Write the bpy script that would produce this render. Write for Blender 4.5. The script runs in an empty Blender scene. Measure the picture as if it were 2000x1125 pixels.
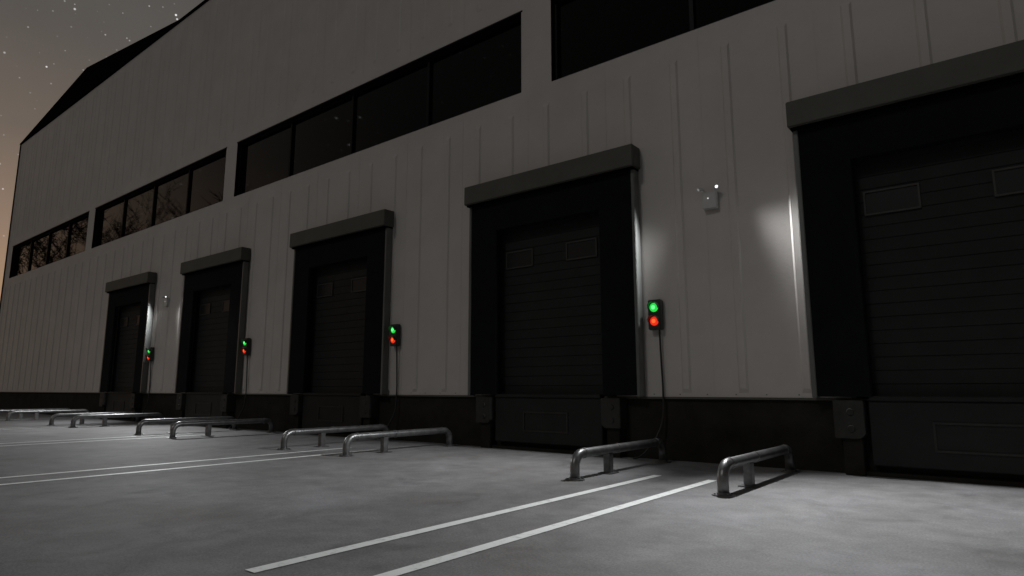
import bpy, bmesh, math, random
from mathutils import Vector, Matrix
random.seed(7)
sc=bpy.context.scene
sc.view_settings.view_transform='Standard'
sc.view_settings.look='None'
sc.view_settings.exposure=0

# ---------------------------------------------------------------- materials
def mat(name,col,rough=.6,metal=0,spec=.5,noise=0,nscale=3,bump=0,bscale=60,emis=None,es=0):
    m=bpy.data.materials.new(name);m.use_nodes=True
    nt=m.node_tree;b=nt.nodes['Principled BSDF']
    b.inputs['Base Color'].default_value=(*col,1)
    b.inputs['Roughness'].default_value=rough
    b.inputs['Metallic'].default_value=metal
    b.inputs['Specular IOR Level'].default_value=spec
    tc=nt.nodes.new('ShaderNodeTexCoord')
    if noise:
        n=nt.nodes.new('ShaderNodeTexNoise');n.inputs['Scale'].default_value=nscale;n.inputs['Detail'].default_value=8
        n.inputs['Roughness'].default_value=.65
        nt.links.new(tc.outputs['Object'],n.inputs['Vector'])
        r=nt.nodes.new('ShaderNodeMapRange');r.inputs['From Min'].default_value=.3;r.inputs['From Max'].default_value=.7
        r.inputs['To Min'].default_value=1-noise;r.inputs['To Max'].default_value=1+noise
        nt.links.new(n.outputs['Fac'],r.inputs['Value'])
        mx=nt.nodes.new('ShaderNodeVectorMath');mx.operation='SCALE'
        mx.inputs[0].default_value=col
        nt.links.new(r.outputs[0],mx.inputs['Scale'])
        nt.links.new(mx.outputs[0],b.inputs['Base Color'])
    if bump:
        n=nt.nodes.new('ShaderNodeTexNoise');n.inputs['Scale'].default_value=bscale;n.inputs['Detail'].default_value=4
        nt.links.new(tc.outputs['Object'],n.inputs['Vector'])
        bp=nt.nodes.new('ShaderNodeBump');bp.inputs['Strength'].default_value=bump;bp.inputs['Distance'].default_value=.01
        nt.links.new(n.outputs['Fac'],bp.inputs['Height']);nt.links.new(bp.outputs[0],b.inputs['Normal'])
    if emis:
        b.inputs['Emission Color'].default_value=(*emis,1);b.inputs['Emission Strength'].default_value=es
    return m
M_wall=mat('wall_cladding',(.50,.472,.450),.5,0,.35,.07,.9,.2,22)
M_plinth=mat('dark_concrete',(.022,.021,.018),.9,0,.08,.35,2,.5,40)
M_head=mat('header_metal',(.085,.085,.074),.6,0,.25,.12,2,.1,60)
M_frame=mat('frame_metal',(.13,.136,.13),.36,.2,.5,.1,3)
M_fabric=mat('curtain_fabric',(.007,.008,.009),.85,0,.07,.2,3,.5,90)
M_door=mat('door_steel',(.020,.0205,.020),.6,0,.15,.15,3)
M_doorglass=mat('door_window',(.016,.016,.016),.4,0,.3)
M_bump=mat('dock_steel',(.030,.030,.028),.6,.1,.25,.25,6,.2,60)
M_rim=mat('window_rim_steel',(.045,.045,.043),.5,.0,.3,.1,6)
M_roof=mat('roof_dark',(.004,.004,.004),.9,0,.0)
M_mull=mat('window_frame_dark',(.005,.005,.005),.5,0,.15)
M_galv=mat('galvanised_steel',(.18,.18,.18),.36,.75,.5,.35,9,.2,50)
M_box=mat('light_housing',(.03,.03,.03),.4)
M_cable=mat('cable_rubber',(.012,.012,.012),.5)
M_fix=mat('fixture_white',(.50,.50,.49),.4)
M_green=mat('lens_green',(.02,.3,.05),.2,emis=(.02,.75,.07),es=.9)
M_greenh=mat('lens_green_core',(.02,.3,.05),.2,emis=(.12,1,.22),es=1.6)
M_red=mat('lens_red',(.4,.03,.02),.2,emis=(.85,.03,.01),es=.9)
M_redh=mat('lens_red_core',(.4,.03,.02),.2,emis=(1,.10,.02),es=1.5)
M_lamp=mat('lamp_lens',(.8,.8,.8),.2,emis=(1,1,1),es=1.5)
M_led=mat('indicator',(.8,.8,.8),.2,emis=(1,1,1),es=.7)
M_lamp2=mat('lamp_lens_dim',(.5,.5,.5),.2,emis=(1,1,1),es=.15)
M_bark=mat('bark',(.03,.025,.02),.9)
M_glass=mat('dark_glass',(.0022,.0025,.002),.025,0,.17)

def paint():
    m=mat('line_paint',(.62,.64,.62),.6)
    nt=m.node_tree;b=nt.nodes['Principled BSDF'];tc=nt.nodes['Texture Coordinate']
    n=nt.nodes.new('ShaderNodeTexNoise');n.inputs['Scale'].default_value=9;n.inputs['Detail'].default_value=10;n.inputs['Roughness'].default_value=.75
    nt.links.new(tc.outputs['Object'],n.inputs['Vector'])
    cr=nt.nodes.new('ShaderNodeValToRGB');e=cr.color_ramp.elements
    e[0].position=.30;e[0].color=(.40,.40,.39,1);e[1].position=.48;e[1].color=(.78,.80,.78,1)
    nt.links.new(n.outputs['Fac'],cr.inputs['Fac']);nt.links.new(cr.outputs[0],b.inputs['Base Color'])
    return m
M_paint=paint()
def ground_mat():
    m=bpy.data.materials.new('yard_concrete');m.use_nodes=True;nt=m.node_tree;b=nt.nodes['Principled BSDF']
    tc=nt.nodes.new('ShaderNodeTexCoord')
    def noise(s,d,r,dist=0):
        n=nt.nodes.new('ShaderNodeTexNoise');n.inputs['Scale'].default_value=s;n.inputs['Detail'].default_value=d
        n.inputs['Roughness'].default_value=r;n.inputs['Distortion'].default_value=dist
        nt.links.new(tc.outputs['Object'],n.inputs['Vector']);return n
    a=noise(.45,8,.6,.4);c=noise(2.2,9,.72,.3);f=noise(60,5,.75);g=noise(1.1,6,.6,1.2)
    cr=nt.nodes.new('ShaderNodeValToRGB');e=cr.color_ramp.elements
    e[0].position=.3;e[0].color=(.135,.128,.121,1);e[1].position=.7;e[1].color=(.215,.215,.223,1)
    nt.links.new(a.outputs['Fac'],cr.inputs['Fac'])
    def mul(prev,node,lo,hi,f0=.3,f1=.7):
        r=nt.nodes.new('ShaderNodeMapRange');r.inputs['From Min'].default_value=f0;r.inputs['From Max'].default_value=f1
        r.inputs['To Min'].default_value=lo;r.inputs['To Max'].default_value=hi
        nt.links.new(node.outputs['Fac'],r.inputs['Value'])
        v=nt.nodes.new('ShaderNodeVectorMath');v.operation='SCALE'
        nt.links.new(prev,v.inputs[0]);nt.links.new(r.outputs[0],v.inputs['Scale']);return v.outputs[0]
    o=mul(cr.outputs[0],c,.72,1.24)
    o=mul(o,f,.64,1.36)
    o=mul(o,g,.74,1.0,.30,.44)
    nt.links.new(o,b.inputs['Base Color'])
    b.inputs['Roughness'].default_value=.75;b.inputs['Specular IOR Level'].default_value=.2
    bp=nt.nodes.new('ShaderNodeBump');bp.inputs['Strength'].default_value=.4;bp.inputs['Distance'].default_value=.01
    nt.links.new(f.outputs['Fac'],bp.inputs['Height']);nt.links.new(bp.outputs[0],b.inputs['Normal'])
    return m
M_ground=ground_mat()

# ---------------------------------------------------------------- helpers
def link(o,parent=None):
    sc.collection.objects.link(o)
    if parent: o.parent=parent
    return o
def empty(name,loc=(0,0,0)):
    o=bpy.data.objects.new(name,None);o.empty_display_size=.3;o.location=(0,0,0)
    return link(o)
def from_bm(name,bm,m,parent=None,smooth=False):
    me=bpy.data.meshes.new(name);bm.normal_update();bm.to_mesh(me);bm.free()
    for mm in (m if isinstance(m,list) else [m]): me.materials.append(mm)
    if smooth:
        for p in me.polygons:p.use_smooth=True
    return link(bpy.data.objects.new(name,me),parent)
def add_box(bm,x0,x1,y0,y1,z0,z1):
    v=[bm.verts.new((x,y,z)) for x in(x0,x1) for y in(y0,y1) for z in(z0,z1)]
    for f in((0,1,3,2),(4,6,7,5),(0,4,5,1),(2,3,7,6),(0,2,6,4),(1,5,7,3)): bm.faces.new([v[i] for i in f])
    return v
def box(name,x0,x1,y0,y1,z0,z1,m,parent=None,bevel=0):
    bm=bmesh.new();add_box(bm,x0,x1,y0,y1,z0,z1)
    bmesh.ops.recalc_face_normals(bm,faces=bm.faces)
    if bevel: bmesh.ops.bevel(bm,geom=bm.edges[:],offset=bevel,segments=2,affect='EDGES')
    return from_bm(name,bm,m,parent)
def add_tube(bm,pts,rads,n=12,cap=True):
    pts=[Vector(p) for p in pts]
    if not hasattr(rads,'__len__'): rads=[rads]*len(pts)
    t=(pts[1]-pts[0]).normalized();u=t.orthogonal().normalized();rings=[]
    for i,p in enumerate(pts):
        if i==0:tn=(pts[1]-p)
        elif i==len(pts)-1:tn=p-pts[i-1]
        else:tn=(pts[i+1]-p).normalized()+(p-pts[i-1]).normalized()
        tn.normalize();u=(u-tn*u.dot(tn)).normalized();w=tn.cross(u)
        rings.append([bm.verts.new(p+(u*math.cos(2*math.pi*k/n)+w*math.sin(2*math.pi*k/n))*rads[i]) for k in range(n)])
    for a,b in zip(rings,rings[1:]):
        for k in range(n): bm.faces.new((a[k],a[(k+1)%n],b[(k+1)%n],b[k]))
    if cap: bm.faces.new(rings[0][::-1]);bm.faces.new(rings[-1])

YW=9.0; YF=8.83; P=5.95; X0=-2.12; W=3.54
ZB=.925; ZT=3.97; ZH0=4.54; ZH1=4.90
doors=[X0-P*k for k in range(-1,5)]

# ---------------------------------------------------------------- building
bld=empty('warehouse_building')
wins=[(-39.95,-29.45),(-28.75,-18.25),(-17.6,-6.93),(-6.23,4.4),(5.1,15.8)]
WZ0,WZ1=6.62,8.28
XL,XR=-40.8,22.0; ZTOP=14.0
dop=[(d+W/2-1.36,d+W/2+1.26) for d in doors]
xs=sorted(set([XL,XR]+[v for w in wins for v in w]+[v for w in dop for v in w]))
zs=[ZB,4.05,WZ0,WZ1,ZTOP]
def hole(xm,zm):
    if not(XL<xm<XR and ZB<zm<ZTOP): return False
    if WZ0<zm<WZ1 and any(a<xm<b for a,b in wins): return True
    if zm<4.05 and any(a<xm<b for a,b in dop): return True
    return False
bm=bmesh.new();DEP=.24
def q(a,b,c,d): bm.faces.new([bm.verts.new(v) for v in(a,b,c,d)])
for i in range(len(xs)-1):
    for j in range(len(zs)-1):
        x0,x1,z0,z1=xs[i],xs[i+1],zs[j],zs[j+1];xm,zm=(x0+x1)/2,(z0+z1)/2
        if hole(xm,zm):
            if i and not hole((xs[i-1]+x0)/2,zm): q((x0,YW,z0),(x0,YW+DEP,z0),(x0,YW+DEP,z1),(x0,YW,z1))
            if not hole((x1+xs[i+2])/2,zm): q((x1,YW,z0),(x1,YW,z1),(x1,YW+DEP,z1),(x1,YW+DEP,z0))
            if j<len(zs)-2 and not hole(xm,(z1+zs[j+2])/2): q((x0,YW,z1),(x0,YW+DEP,z1),(x1,YW+DEP,z1),(x1,YW,z1))
            if j>0 and not hole(xm,(z0+zs[j-1])/2): q((x0,YW,z0),(x1,YW,z0),(x1,YW+DEP,z0),(x0,YW+DEP,z0))
        else: q((x0,YW,z0),(x1,YW,z0),(x1,YW,z1),(x0,YW,z1))
bmesh.ops.remove_doubles(bm,verts=bm.verts,dist=1e-4)
from_bm('front_wall',bm,M_wall,bld)
bm=bmesh.new()
def rib(x,z0,z1,w=.14,d=.018):
    h=w/2;t=h*.6
    o=[bm.verts.new(v) for v in((x-h,YW-.001,z0),(x+h,YW-.001,z0),(x+h,YW-.001,z1),(x-h,YW-.001,z1))]
    i=[bm.verts.new(v) for v in((x-t,YW-d,z0+.06),(x+t,YW-d,z0+.06),(x+t,YW-d,z1-.06),(x-t,YW-d,z1-.06))]
    bm.faces.new(i)
    for k in range(4): bm.faces.new((o[k],o[(k+1)%4],i[(k+1)%4],i[k]))
x=-2.21+.83*24
while x>XL+.3:
    ind=any(a-.1<x<b+.1 for a,b in dop)
    rib(x,4.2 if ind else ZB+.06,6.22,.14,.024)
    rib(x,8.72,13.7,.14,.012)
    x-=.83
bmesh.ops.recalc_face_normals(bm,faces=bm.faces)
from_bm('wall_ribs',bm,M_wall,bld)
bm=bmesh.new();x=-2.21+.415+.83*24;k=0
while x>XL+.3:
    ind=any(a-.1<x<b+.1 for a,b in dop)
    if k%2==0:
        add_box(bm,x-.004,x+.004,YW-.003,YW-.0005,4.1 if ind else ZB+.01,6.5)
        add_box(bm,x-.004,x+.004,YW-.003,YW-.0005,8.45,13.95)
    x-=.83;k+=1
from_bm('panel_joints',bm,M_wall,bld)
bm=bmesh.new();x=XL+.3
while x<6:
    if not any(a-.5<x<b+.5 for a,b in dop): add_box(bm,x-.008,x+.008,YW-.006,YW-.0004,ZB+.03,ZB+.046)
    x+=.415
from_bm('cladding_screws',bm,M_frame,bld)
box('base_flashing',XL,XR,YW-.02,YW+.02,ZB-.03,ZB-.002,M_head,bld)
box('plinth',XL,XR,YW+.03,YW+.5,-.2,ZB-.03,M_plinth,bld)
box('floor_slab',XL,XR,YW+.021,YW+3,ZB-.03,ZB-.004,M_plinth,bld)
box('corner_trim',XL-.14,XL-.002,YW-.03,YW+.14,0,ZTOP+.02,M_roof,bld)
box('eave_trim',XL-.14,XR,YW-.05,YW+.1,ZTOP+.021,ZTOP+.09,M_roof,bld)
box('side_wall',XL-.05,XL+.05,YW+.141,60,0,ZTOP,M_wall,bld)
box('side_wall_east',XR,XR+.1,YW,60,0,ZTOP,M_wall,bld)
box('rear_wall',XL,XR,60,60.2,0,ZTOP,M_wall,bld)
bm=bmesh.new()
A=bm.verts.new((XL-.14,YW-.04,ZTOP+.09));E=bm.verts.new((XR+.2,YW-.04,ZTOP+.09))
B=bm.verts.new((-41.3,11.7,19.75));C=bm.verts.new((XR+.2,11.7+63.5*.124,19.9))
F=bm.verts.new((XL-.14,60.3,ZTOP+.09));G=bm.verts.new((XR+.2,60.3,ZTOP+.09))
for f in((A,E,C),(A,C,B),(B,C,G),(B,G,F),(A,B,F),(E,G,C)): bm.faces.new(f)
from_bm('roof',bm,M_roof,bld)
for a,b in wins:
    box('window_glass',a,b,YW+.16,YW+.18,WZ0,WZ1,M_glass,bld)
    n=4
    for k in range(n+1):
        xx=a+(b-a)*k/n
        h=.035
        x0,x1=(a+.001,a+.06) if k==0 else (b-.06,b-.001) if k==n else (xx-h,xx+h)
        box('window_mullion',x0,x1,YW+.10,YW+.159,WZ0+.056,WZ1-.056,M_mull,bld)
    box('window_sill_rail',a+.001,b-.001,YW+.09,YW+.159,WZ0+.001,WZ0+.055,M_mull,bld)
    box('window_head_rail',a+.001,b-.001,YW+.09,YW+.159,WZ1-.055,WZ1-.001,M_mull,bld)
    box('window_reveal_right',b-.008,b-.0005,YW-.004,YW+.0995,WZ0+.009,WZ1-.009,M_mull,bld)
    box('window_reveal_left',a+.0005,a+.008,YW-.004,YW+.0995,WZ0+.009,WZ1-.009,M_mull,bld)
    box('window_reveal_top',a+.0005,b-.0005,YW-.004,YW+.0895,WZ1-.008,WZ1-.0015,M_mull,bld)
    box('window_reveal_sill',a+.0005,b-.0005,YW-.004,YW+.0895,WZ0+.0015,WZ0+.008,M_mull,bld)
    box('window_trim_top',a-.03,b+.03,YW-.012,YW-.001,WZ1,WZ1+.03,M_mull,bld)
    
# ---------------------------------------------------------------- loading docks
def dock(L):
    R=L+W;c=(L+R)/2;dc=c-.05
    p=empty('loading_dock_door')
    box('frame_left',L,L+.06,YF-.015,YW-.021,ZB+.0,ZH0-.001,M_frame,p,.008)
    box('frame_right',R-.06,R,YF-.015,YW-.021,ZB+.0,ZH0-.001,M_frame,p,.008)
    box('frame_top',L+.061,R-.061,YF-.015,YF+.04,ZH0-.05,ZH0-.001,M_fabric,p,.006)
    pw=.66
    bm=bmesh.new()
    o=[(L+.062,ZB+.02),(L+.062,ZH0-.051),(R-.062,ZH0-.051),(R-.062,ZB+.02)]
    def inner(d): return [(L+pw+d,ZB+.02),(L+pw+d,ZT-d),(R-pw-d,ZT-d),(R-pw-d,ZB+.02)]
    rings=[[ (x,YF,z) for x,z in o],[(x,YF,z) for x,z in inner(0)],[(x,YF+.02,z) for x,z in inner(.015)],[(x,YF+.10,z) for x,z in inner(.02)],[(x,YF+.10,z) for x,z in o]]
    rv=[[bm.verts.new(v) for v in r] for r in rings]
    for r in range(len(rv)):
        a,b=rv[r],rv[(r+1)%len(rv)]
        for k in range(3): bm.faces.new((a[k],a[k+1],b[k+1],b[k]))
    bm.faces.new([r[0] for r in rv]);bm.faces.new([r[3] for r in rv])
    bmesh.ops.recalc_face_normals(bm,faces=bm.faces)
    from_bm('curtain',bm,M_fabric,p)
    bm=bmesh.new()
    add_tube(bm,[(L+pw,YF+.001,ZT),(L+.08,YF+.001,ZH0-.07)],.004,6)
    add_tube(bm,[(R-pw,YF+.001,ZT),(R-.08,YF+.001,ZH0-.07)],.004,6)
    from_bm('curtain_seams',bm,M_fabric,p)
    bm=bmesh.new();v=add_box(bm,L-.04,R+.04,YF-.13,YW-.021,ZH0,ZH1)
    bmesh.ops.recalc_face_normals(bm,faces=bm.faces);bmesh.ops.bevel(bm,geom=bm.edges[:],offset=.012,segments=2,affect='EDGES')
    from_bm('header_canopy',bm,M_head,p)
    box('header_drip',L-.01,R+.01,YF-.08,YW-.03,ZH0-.03,ZH0-.0015,M_roof,p)
    a,b=dc-1.305,dc+1.305;bm=bmesh.new();z=ZB;s=.166;y=YW+.06
    prof=[]
    while z<4.04:
        z1=min(z+s,4.045)
        prof+=[(y+.009,z+.001),(y+.009,z+.008),(y,z+.014),(y,z1)]
        z=z1+.0001
    prev=None
    for yy,zz in prof:
        cur=(bm.verts.new((a,yy,zz)),bm.verts.new((b,yy,zz)))
        if prev: bm.faces.new((prev[0],prev[1],cur[1],cur[0]))
        prev=cur
    from_bm('door_panels',bm,M_door,p)
    for sx in(-1,1):
        wc=dc+sx*.67;zz=3.40;h=.16;w=.31
        box('door_window_pane',wc-w+.023,wc+w-.023,y-.012,y-.002,zz-h+.023,zz+h-.023,M_doorglass,p)
        for nm,q4 in(('t',(wc-w,wc+w,zz+h-.022,zz+h)),('b',(wc-w,wc+w,zz-h,zz-h+.022)),('l',(wc-w,wc-w+.022,zz-h+.022,zz+h-.022)),('r',(wc+w-.022,wc+w,zz-h+.022,zz+h-.022))):
            box('door_window_frame_'+nm,q4[0],q4[1],y-.026,y-.003,q4[2],q4[3],M_rim,p)
    box('door_track_left',a-.0,a+.05,y-.05,y-.026,ZB,4.0,M_frame,p)
    lc=dc
    box('leveller_plate',lc-1.10,lc+1.10,YW-.12,YW+.029,.13,ZB-.031,M_door,p,.01)
    box('leveller_lip',lc-1.09,lc+1.09,YW-.15,YW-.001,ZB-.03,ZB+.03,M_door,p,.008)
    w,z0,z1=.46,.32,.66
    for q4 in((lc-w,lc+w,z1-.025,z1),(lc-w,lc+w,z0,z0+.025),(lc-w,lc-w+.025,z0+.025,z1-.025),(lc+w-.025,lc+w,z0+.025,z1-.025)):
        box('leveller_plate_rim',q4[0],q4[1],YW-.135,YW-.1205,q4[2],q4[3],M_bump,p)
    box('pit_base',lc-1.3,lc+1.3,YW-.10,YW+.029,.0,.05,M_plinth,p)
    for sx in(-1,1):
        bc=lc+sx*1.31
        bm=bmesh.new();y0,y1=YW-.22,YW-.021
        pts=[(-.17,.06),(-.11,0),(.17,0),(.17,.46),(-.17,.46)] if sx>0 else [(-.17,0),(.11,0),(.17,.06),(.17,.46),(-.17,.46)]
        f=[bm.verts.new((bc+px,y0,.44+pz)) for px,pz in pts];g=[bm.verts.new((bc+px,y1+.05,.44+pz)) for px,pz in pts]
        bm.faces.new(f);bm.faces.new(g[::-1])
        for k in range(5): bm.faces.new((f[k],g[k],g[(k+1)%5],f[(k+1)%5]))
        bmesh.ops.recalc_face_normals(bm,faces=bm.faces);bmesh.ops.bevel(bm,geom=bm.edges[:],offset=.008,segments=2,affect='EDGES')
        from_bm('dock_bumper',bm,M_bump,p)
        for zz in(.56,.76):
            bm=bmesh.new();add_tube(bm,[(bc+.02,YW-.235,zz),(bc+.02,YW-.219,zz)],[.038,.045],16);from_bm('bumper_bolt',bm,M_bump,p)
        box('bumper_bracket',bc-.10,bc+.12,YW-.16,YW+.029,.0,.439,M_plinth,p,.008)
for L in doors: dock(L)

# ---------------------------------------------------------------- traffic lights
def tlight(L):
    x=L+W+.24;p=empty('dock_traffic_light')
    z0,z1=1.93,2.39;w=.105;yf=YW-.13
    box('housing',x-w,x+w,yf,YW-.017,z0,z1,M_box,p,.012)
    for zz,ma,mb,nm in((2.27,M_green,M_greenh,'green'),(2.06,M_red,M_redh,'red')):
        bm=bmesh.new();bmesh.ops.create_uvsphere(bm,u_segments=24,v_segments=12,radius=1)
        for v in bm.verts: v.co=Vector((x+v.co.x*.07,yf-.001+v.co.y*.03,zz+v.co.z*.07))
        from_bm('lens_'+nm,bm,ma,p,True)
        bm=bmesh.new();bmesh.ops.create_uvsphere(bm,u_segments=16,v_segments=8,radius=1)
        for v in bm.verts: v.co=Vector((x+v.co.x*.04,yf-.018+v.co.y*.016,zz+v.co.z*.04))
        from_bm('bulb_'+nm,bm,mb,p,True)
        bm=bmesh.new();n=16;pr=None
        for k in range(n+1):
            an=math.radians(-10+200*k/n)
            cz,sz=math.cos(an),math.sin(an);ln=.05+.05*max(0,math.sin(an))
            cur=[bm.verts.new((x+cz*r,yy,zz+sz*r)) for r,yy in((.078,yf),(.078,yf-ln),(.086,yf-ln),(.086,yf))]
            if pr:
                for m in range(3): bm.faces.new((pr[m],pr[m+1],cur[m+1],cur[m]))
            pr=cur
        from_bm('visor_'+nm,bm,M_box,p)
    bm=bmesh.new()
    pts=[];K=[(x+.05,YW-.07,z0+.01),(x+.05,YW-.05,1.5),(x+.06,YW-.045,1.0),(x+.05,YW-.07,.6),(x-.04,YW-.16,.3),(x-.22,YW-.25,.07),(x-.38,YW-.22,.02)]
    V=[Vector(k) for k in K];V=[V[0]]+V+[V[-1]]
    for i in range(1,len(V)-2):
        for s in range(8):
            t=s/8;a,b,c,d=V[i-1:i+3]
            pts.append(.5*((2*b)+(c-a)*t+(2*a-5*b+4*c-d)*t*t+(3*b-a-3*c+d)*t**3))
    add_tube(bm,pts,.015,8);from_bm('cable',bm,M_cable,p,True)
for L in doors[2:]: tlight(L)

# ---------------------------------------------------------------- wheel guides
def rail(x):
    p=empty('wheel_guide_rail');y0,y1,zt,r=6.40,8.72,.29,.056;R=.15
    bm=bmesh.new();pts=[(x,y0,.0),(x,y0,.08)]
    for k in range(9):
        a=math.pi/2*k/8;pts.append((x,y0+R-R*math.cos(a),zt-R+R*math.sin(a)))
    for k in range(9):
        a=math.pi/2*k/8;pts.append((x,y1-R+R*math.sin(a),zt-R+R*math.cos(a)))
    pts+=[(x,y1,.0)]
    add_tube(bm,pts,r,20);from_bm('rail_tube',bm,M_galv,p,True)
    for yy in(y0+R+.05,y0+1.0,y1-R-.05):
        bm=bmesh.new();add_tube(bm,[(x,yy-.02,zt),(x,yy-.018,zt),(x,yy+.018,zt),(x,yy+.02,zt)],[r+.0005,r+.005,r+.005,r+.0005],20);from_bm('rail_collar',bm,M_galv,p)
    box('middle_post',x-.045,x+.045,y0+.72,y0+.82,.012,zt-.035,M_galv,p,.006)
    box('middle_base_plate',x-.09,x+.09,y0+.66,y0+.88,.001,.012,M_galv,p,.003)
    for yy in(y0,y1):
        bm=bmesh.new();add_tube(bm,[(x,yy,.001),(x,yy,.012)],.115,24);from_bm('base_flange',bm,M_galv,p)
        bm=bmesh.new();add_tube(bm,[(x,yy,.012),(x,yy,.03)],.066,20);from_bm('weld_ring',bm,M_galv,p)
        for k in range(4):
            a=math.pi/4+k*math.pi/2;cx,cy=x+.09*math.cos(a),yy+.09*math.sin(a)
            bm=bmesh.new();add_tube(bm,[(cx,cy,.012),(cx,cy,.024)],.012,6);from_bm('anchor_bolt',bm,M_galv,p)
for k in range(-1,5):
    rail(-2.42-6.0*k);rail(-4.16-6.0*k)

# ---------------------------------------------------------------- ground
bm=bmesh.new();S=600
bm.faces.new([bm.verts.new(v) for v in((-S,-S,0),(S,-S,0),(S,S,0),(-S,S,0))])
from_bm('ground',bm,M_ground)
bm=bmesh.new()
for k in range(-1,5):
    for xx in(-3.58,-2.90):
        a=xx-5.97*k-.052
        bm.faces.new([bm.verts.new(v) for v in((a,2.08,.004),(a+.104,2.08,.004),(a+.104,7.35,.004),(a,7.35,.004))])
from_bm('parking_line_marking',bm,M_paint)

# ---------------------------------------------------------------- emergency lights
def emer(x,gain=1.0):
    p=empty('emergency_light');z=3.86
    box('housing',x-.11,x+.11,YW-.09,YW-.017,z-.19,z+.07,M_fix,p,.012)
    bm=bmesh.new();bmesh.ops.create_uvsphere(bm,u_segments=10,v_segments=6,radius=.010)
    for v in bm.verts: v.co+=Vector((x-.02,YW-.092,z-.03))
    from_bm('indicator_led',bm,M_led,p)
    for s,en,oy in((-1,1350,-.70),(1,1950,-.66)):
        hx=x+s*.12;c=Vector((hx,YW-.13,z+.12));d=Vector((s*.66,oy,-.56)).normalized()
        bm=bmesh.new();add_tube(bm,[(x+s*.07,YW-.055,z+.07),(x+s*.09,YW-.07,z+.10),tuple(c)],.009,8);from_bm('head_arm',bm,M_fix,p)
        bm=bmesh.new();add_tube(bm,[c-d*.045,c-d*.03,c+d*.02,c+d*.028],[.016,.026,.032,.032],16);from_bm('lamp_head',bm,M_fix,p,False)
        bm=bmesh.new();add_tube(bm,[c+d*.0285,c+d*.031],.022,16);from_bm('lamp_lens',bm,M_lamp if s>0 else M_lamp2,p)
        l=bpy.data.lights.new('lamp_beam','SPOT');l.energy=en*gain;l.spot_size=math.radians(102);l.spot_blend=1.0;l.shadow_soft_size=.05
        l.color=(.97,.985,1)
        o=bpy.data.objects.new('lamp_beam',l);o.location=c+d*.07;o.rotation_euler=d.to_track_quat('-Z','Y').to_euler();link(o,p)
emer(-3.36);emer(-3.36-18.0,.8)

# ---------------------------------------------------------------- bare trees (reflected in the glass)
def tree(x,y,h):
    bm=bmesh.new()
    def br(p,d,l,r,lev):
        pts=[p];rr=[r];q_=p.copy();dd=d.copy();n=4
        for i in range(n):
            dd=(dd+Vector((random.uniform(-.18,.18),random.uniform(-.18,.18),random.uniform(-.05,.12)))).normalized()
            q_=q_+dd*l/n;pts.append(q_.copy());rr.append(r*(1-.6*(i+1)/n))
        add_tube(bm,pts,rr,4 if lev>1 else 8,False)
        if lev<5:
            for i in range(5 if lev==0 else 4):
                t=random.uniform(.35,1);k=min(n-1,int(t*n));bp=pts[k].lerp(pts[k+1],t*n-k if t<1 else 1)
                a=random.uniform(0,6.28);side=Vector((math.cos(a),math.sin(a),random.uniform(.1,.7)))
                nd=(dd*.7+side*.8).normalized();br(bp,nd,l*random.uniform(.5,.72),max(rr[k]*.62,.03),lev+1)
    br(Vector((x,y,0)),Vector((0,0,1)),h*.45,h*.020,0)
    from_bm('bare_tree',bm,M_bark)
for a in((-62,2,19),(-70,-5,24),(-60,-9,22),(-80,-16,28),(-56,-18,24),(-66,-26,28),(-50,-28,24)): tree(*a)

# ---------------------------------------------------------------- world
w=bpy.data.worlds.new('World');sc.world=w;w.use_nodes=True;nt=w.node_tree;bg=nt.nodes['Background']
tc=nt.nodes.new('ShaderNodeTexCoord');sp=nt.nodes.new('ShaderNodeSeparateXYZ');nt.links.new(tc.outputs['Generated'],sp.inputs[0])
def ramp(stops,src):
    cr=nt.nodes.new('ShaderNodeValToRGB');el=cr.color_ramp.elements
    el[0].position=0;el[0].color=(*stops[0][1],1);el[1].position=1;el[1].color=(*stops[-1][1],1)
    for p_,c_ in stops[1:-1]:
        e=el.new(p_);e.color=(*c_,1)
    nt.links.new(src,cr.inputs['Fac']);return cr
glow=ramp([(0,(.40,.24,.13)),(.10,(.38,.24,.145)),(.2,(.26,.18,.13)),(.32,(.150,.120,.098)),(.45,(.102,.091,.082)),(1,(.045,.046,.049))],sp.outputs['Z'])
base=ramp([(0,(.070,.060,.048)),(.15,(.062,.056,.047)),(.3,(.056,.054,.050)),(.45,(.060,.058,.055)),(1,(.050,.050,.051))],sp.outputs['Z'])
az=nt.nodes.new('ShaderNodeMapRange');az.interpolation_type='SMOOTHSTEP';az.inputs['From Min'].default_value=-.64;az.inputs['From Max'].default_value=-.94;az.inputs['To Min'].default_value=0;az.inputs['To Max'].default_value=1
nt.links.new(sp.outputs['X'],az.inputs['Value'])
mx=nt.nodes.new('ShaderNodeMix');mx.data_type='RGBA'
nt.links.new(az.outputs[0],mx.inputs[0]);nt.links.new(base.outputs[0],mx.inputs[6]);nt.links.new(glow.outputs[0],mx.inputs[7])
nz=nt.nodes.new('ShaderNodeTexNoise');nz.inputs['Scale'].default_value=2.5;nz.inputs['Detail'].default_value=5
nt.links.new(tc.outputs['Generated'],nz.inputs['Vector'])
mr=nt.nodes.new('ShaderNodeMapRange');mr.inputs['From Min'].default_value=.3;mr.inputs['From Max'].default_value=.7;mr.inputs['To Min'].default_value=.85;mr.inputs['To Max'].default_value=1.15
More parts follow.
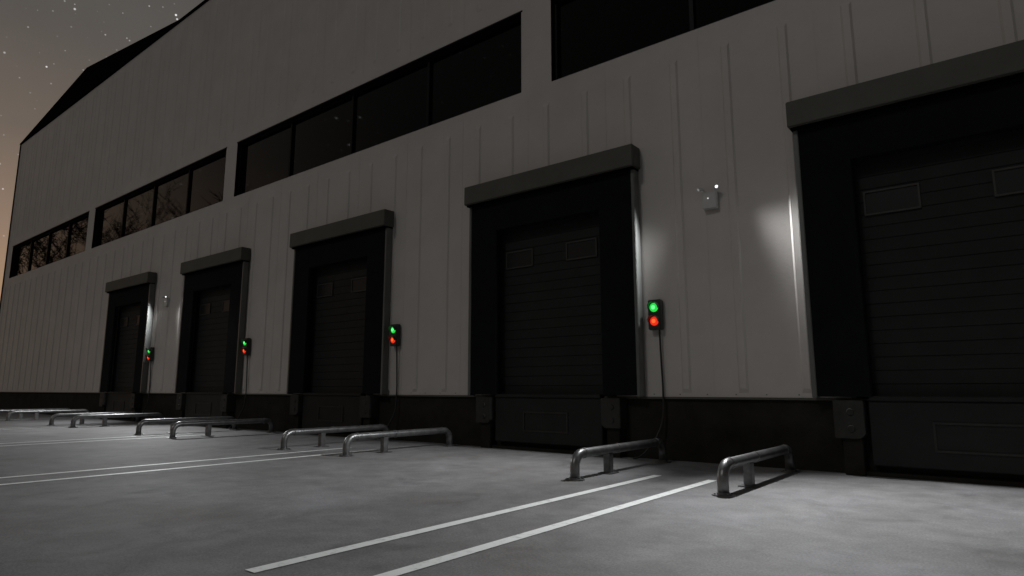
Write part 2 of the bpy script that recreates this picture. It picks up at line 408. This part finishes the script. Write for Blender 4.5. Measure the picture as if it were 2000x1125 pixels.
nt.links.new(nz.outputs['Fac'],mr.inputs['Value'])
sc1=nt.nodes.new('ShaderNodeVectorMath');sc1.operation='SCALE';nt.links.new(mx.outputs[2],sc1.inputs[0]);nt.links.new(mr.outputs[0],sc1.inputs['Scale'])
last=sc1.outputs[0]
for scale,rad,pwv,amp in((48,.080,4,2.6),(120,.15,3,.6)):
    vo=nt.nodes.new('ShaderNodeTexVoronoi');vo.inputs['Scale'].default_value=scale;nt.links.new(tc.outputs['Generated'],vo.inputs['Vector'])
    lt=nt.nodes.new('ShaderNodeMapRange');lt.inputs['From Min'].default_value=.0;lt.inputs['From Max'].default_value=rad;lt.inputs['To Min'].default_value=amp;lt.inputs['To Max'].default_value=0
    nt.links.new(vo.outputs['Distance'],lt.inputs['Value'])
    sc3=nt.nodes.new('ShaderNodeSeparateColor');nt.links.new(vo.outputs['Color'],sc3.inputs[0])
    pw=nt.nodes.new('ShaderNodeMath');pw.operation='POWER';pw.inputs[1].default_value=pwv;nt.links.new(sc3.outputs[0],pw.inputs[0])
    mm=nt.nodes.new('ShaderNodeMath');mm.operation='MULTIPLY';nt.links.new(lt.outputs[0],mm.inputs[0]);nt.links.new(pw.outputs[0],mm.inputs[1])
    ad=nt.nodes.new('ShaderNodeVectorMath');ad.operation='ADD';nt.links.new(last,ad.inputs[0]);nt.links.new(mm.outputs[0],ad.inputs[1]);last=ad.outputs[0]
nt.links.new(last,bg.inputs['Color']);bg.inputs['Strength'].default_value=1.0

s=bpy.data.lights.new('moon','SUN');s.energy=.23;s.angle=math.radians(10);s.color=(1,.98,.96)
o=link(bpy.data.objects.new('moon',s));d=Vector((.12,.76,-.66));o.rotation_euler=d.to_track_quat('-Z','Y').to_euler()

# ---------------------------------------------------------------- camera
cam=bpy.data.cameras.new('camera');co=link(bpy.data.objects.new('camera',cam));sc.camera=co
cam.sensor_width=36;cam.lens=1240/2000*36;cam.clip_end=3000;cam.clip_start=.05
co.location=(0,0,1.035);co.rotation_euler=(math.radians(90+9.07),0,math.radians(38.5))
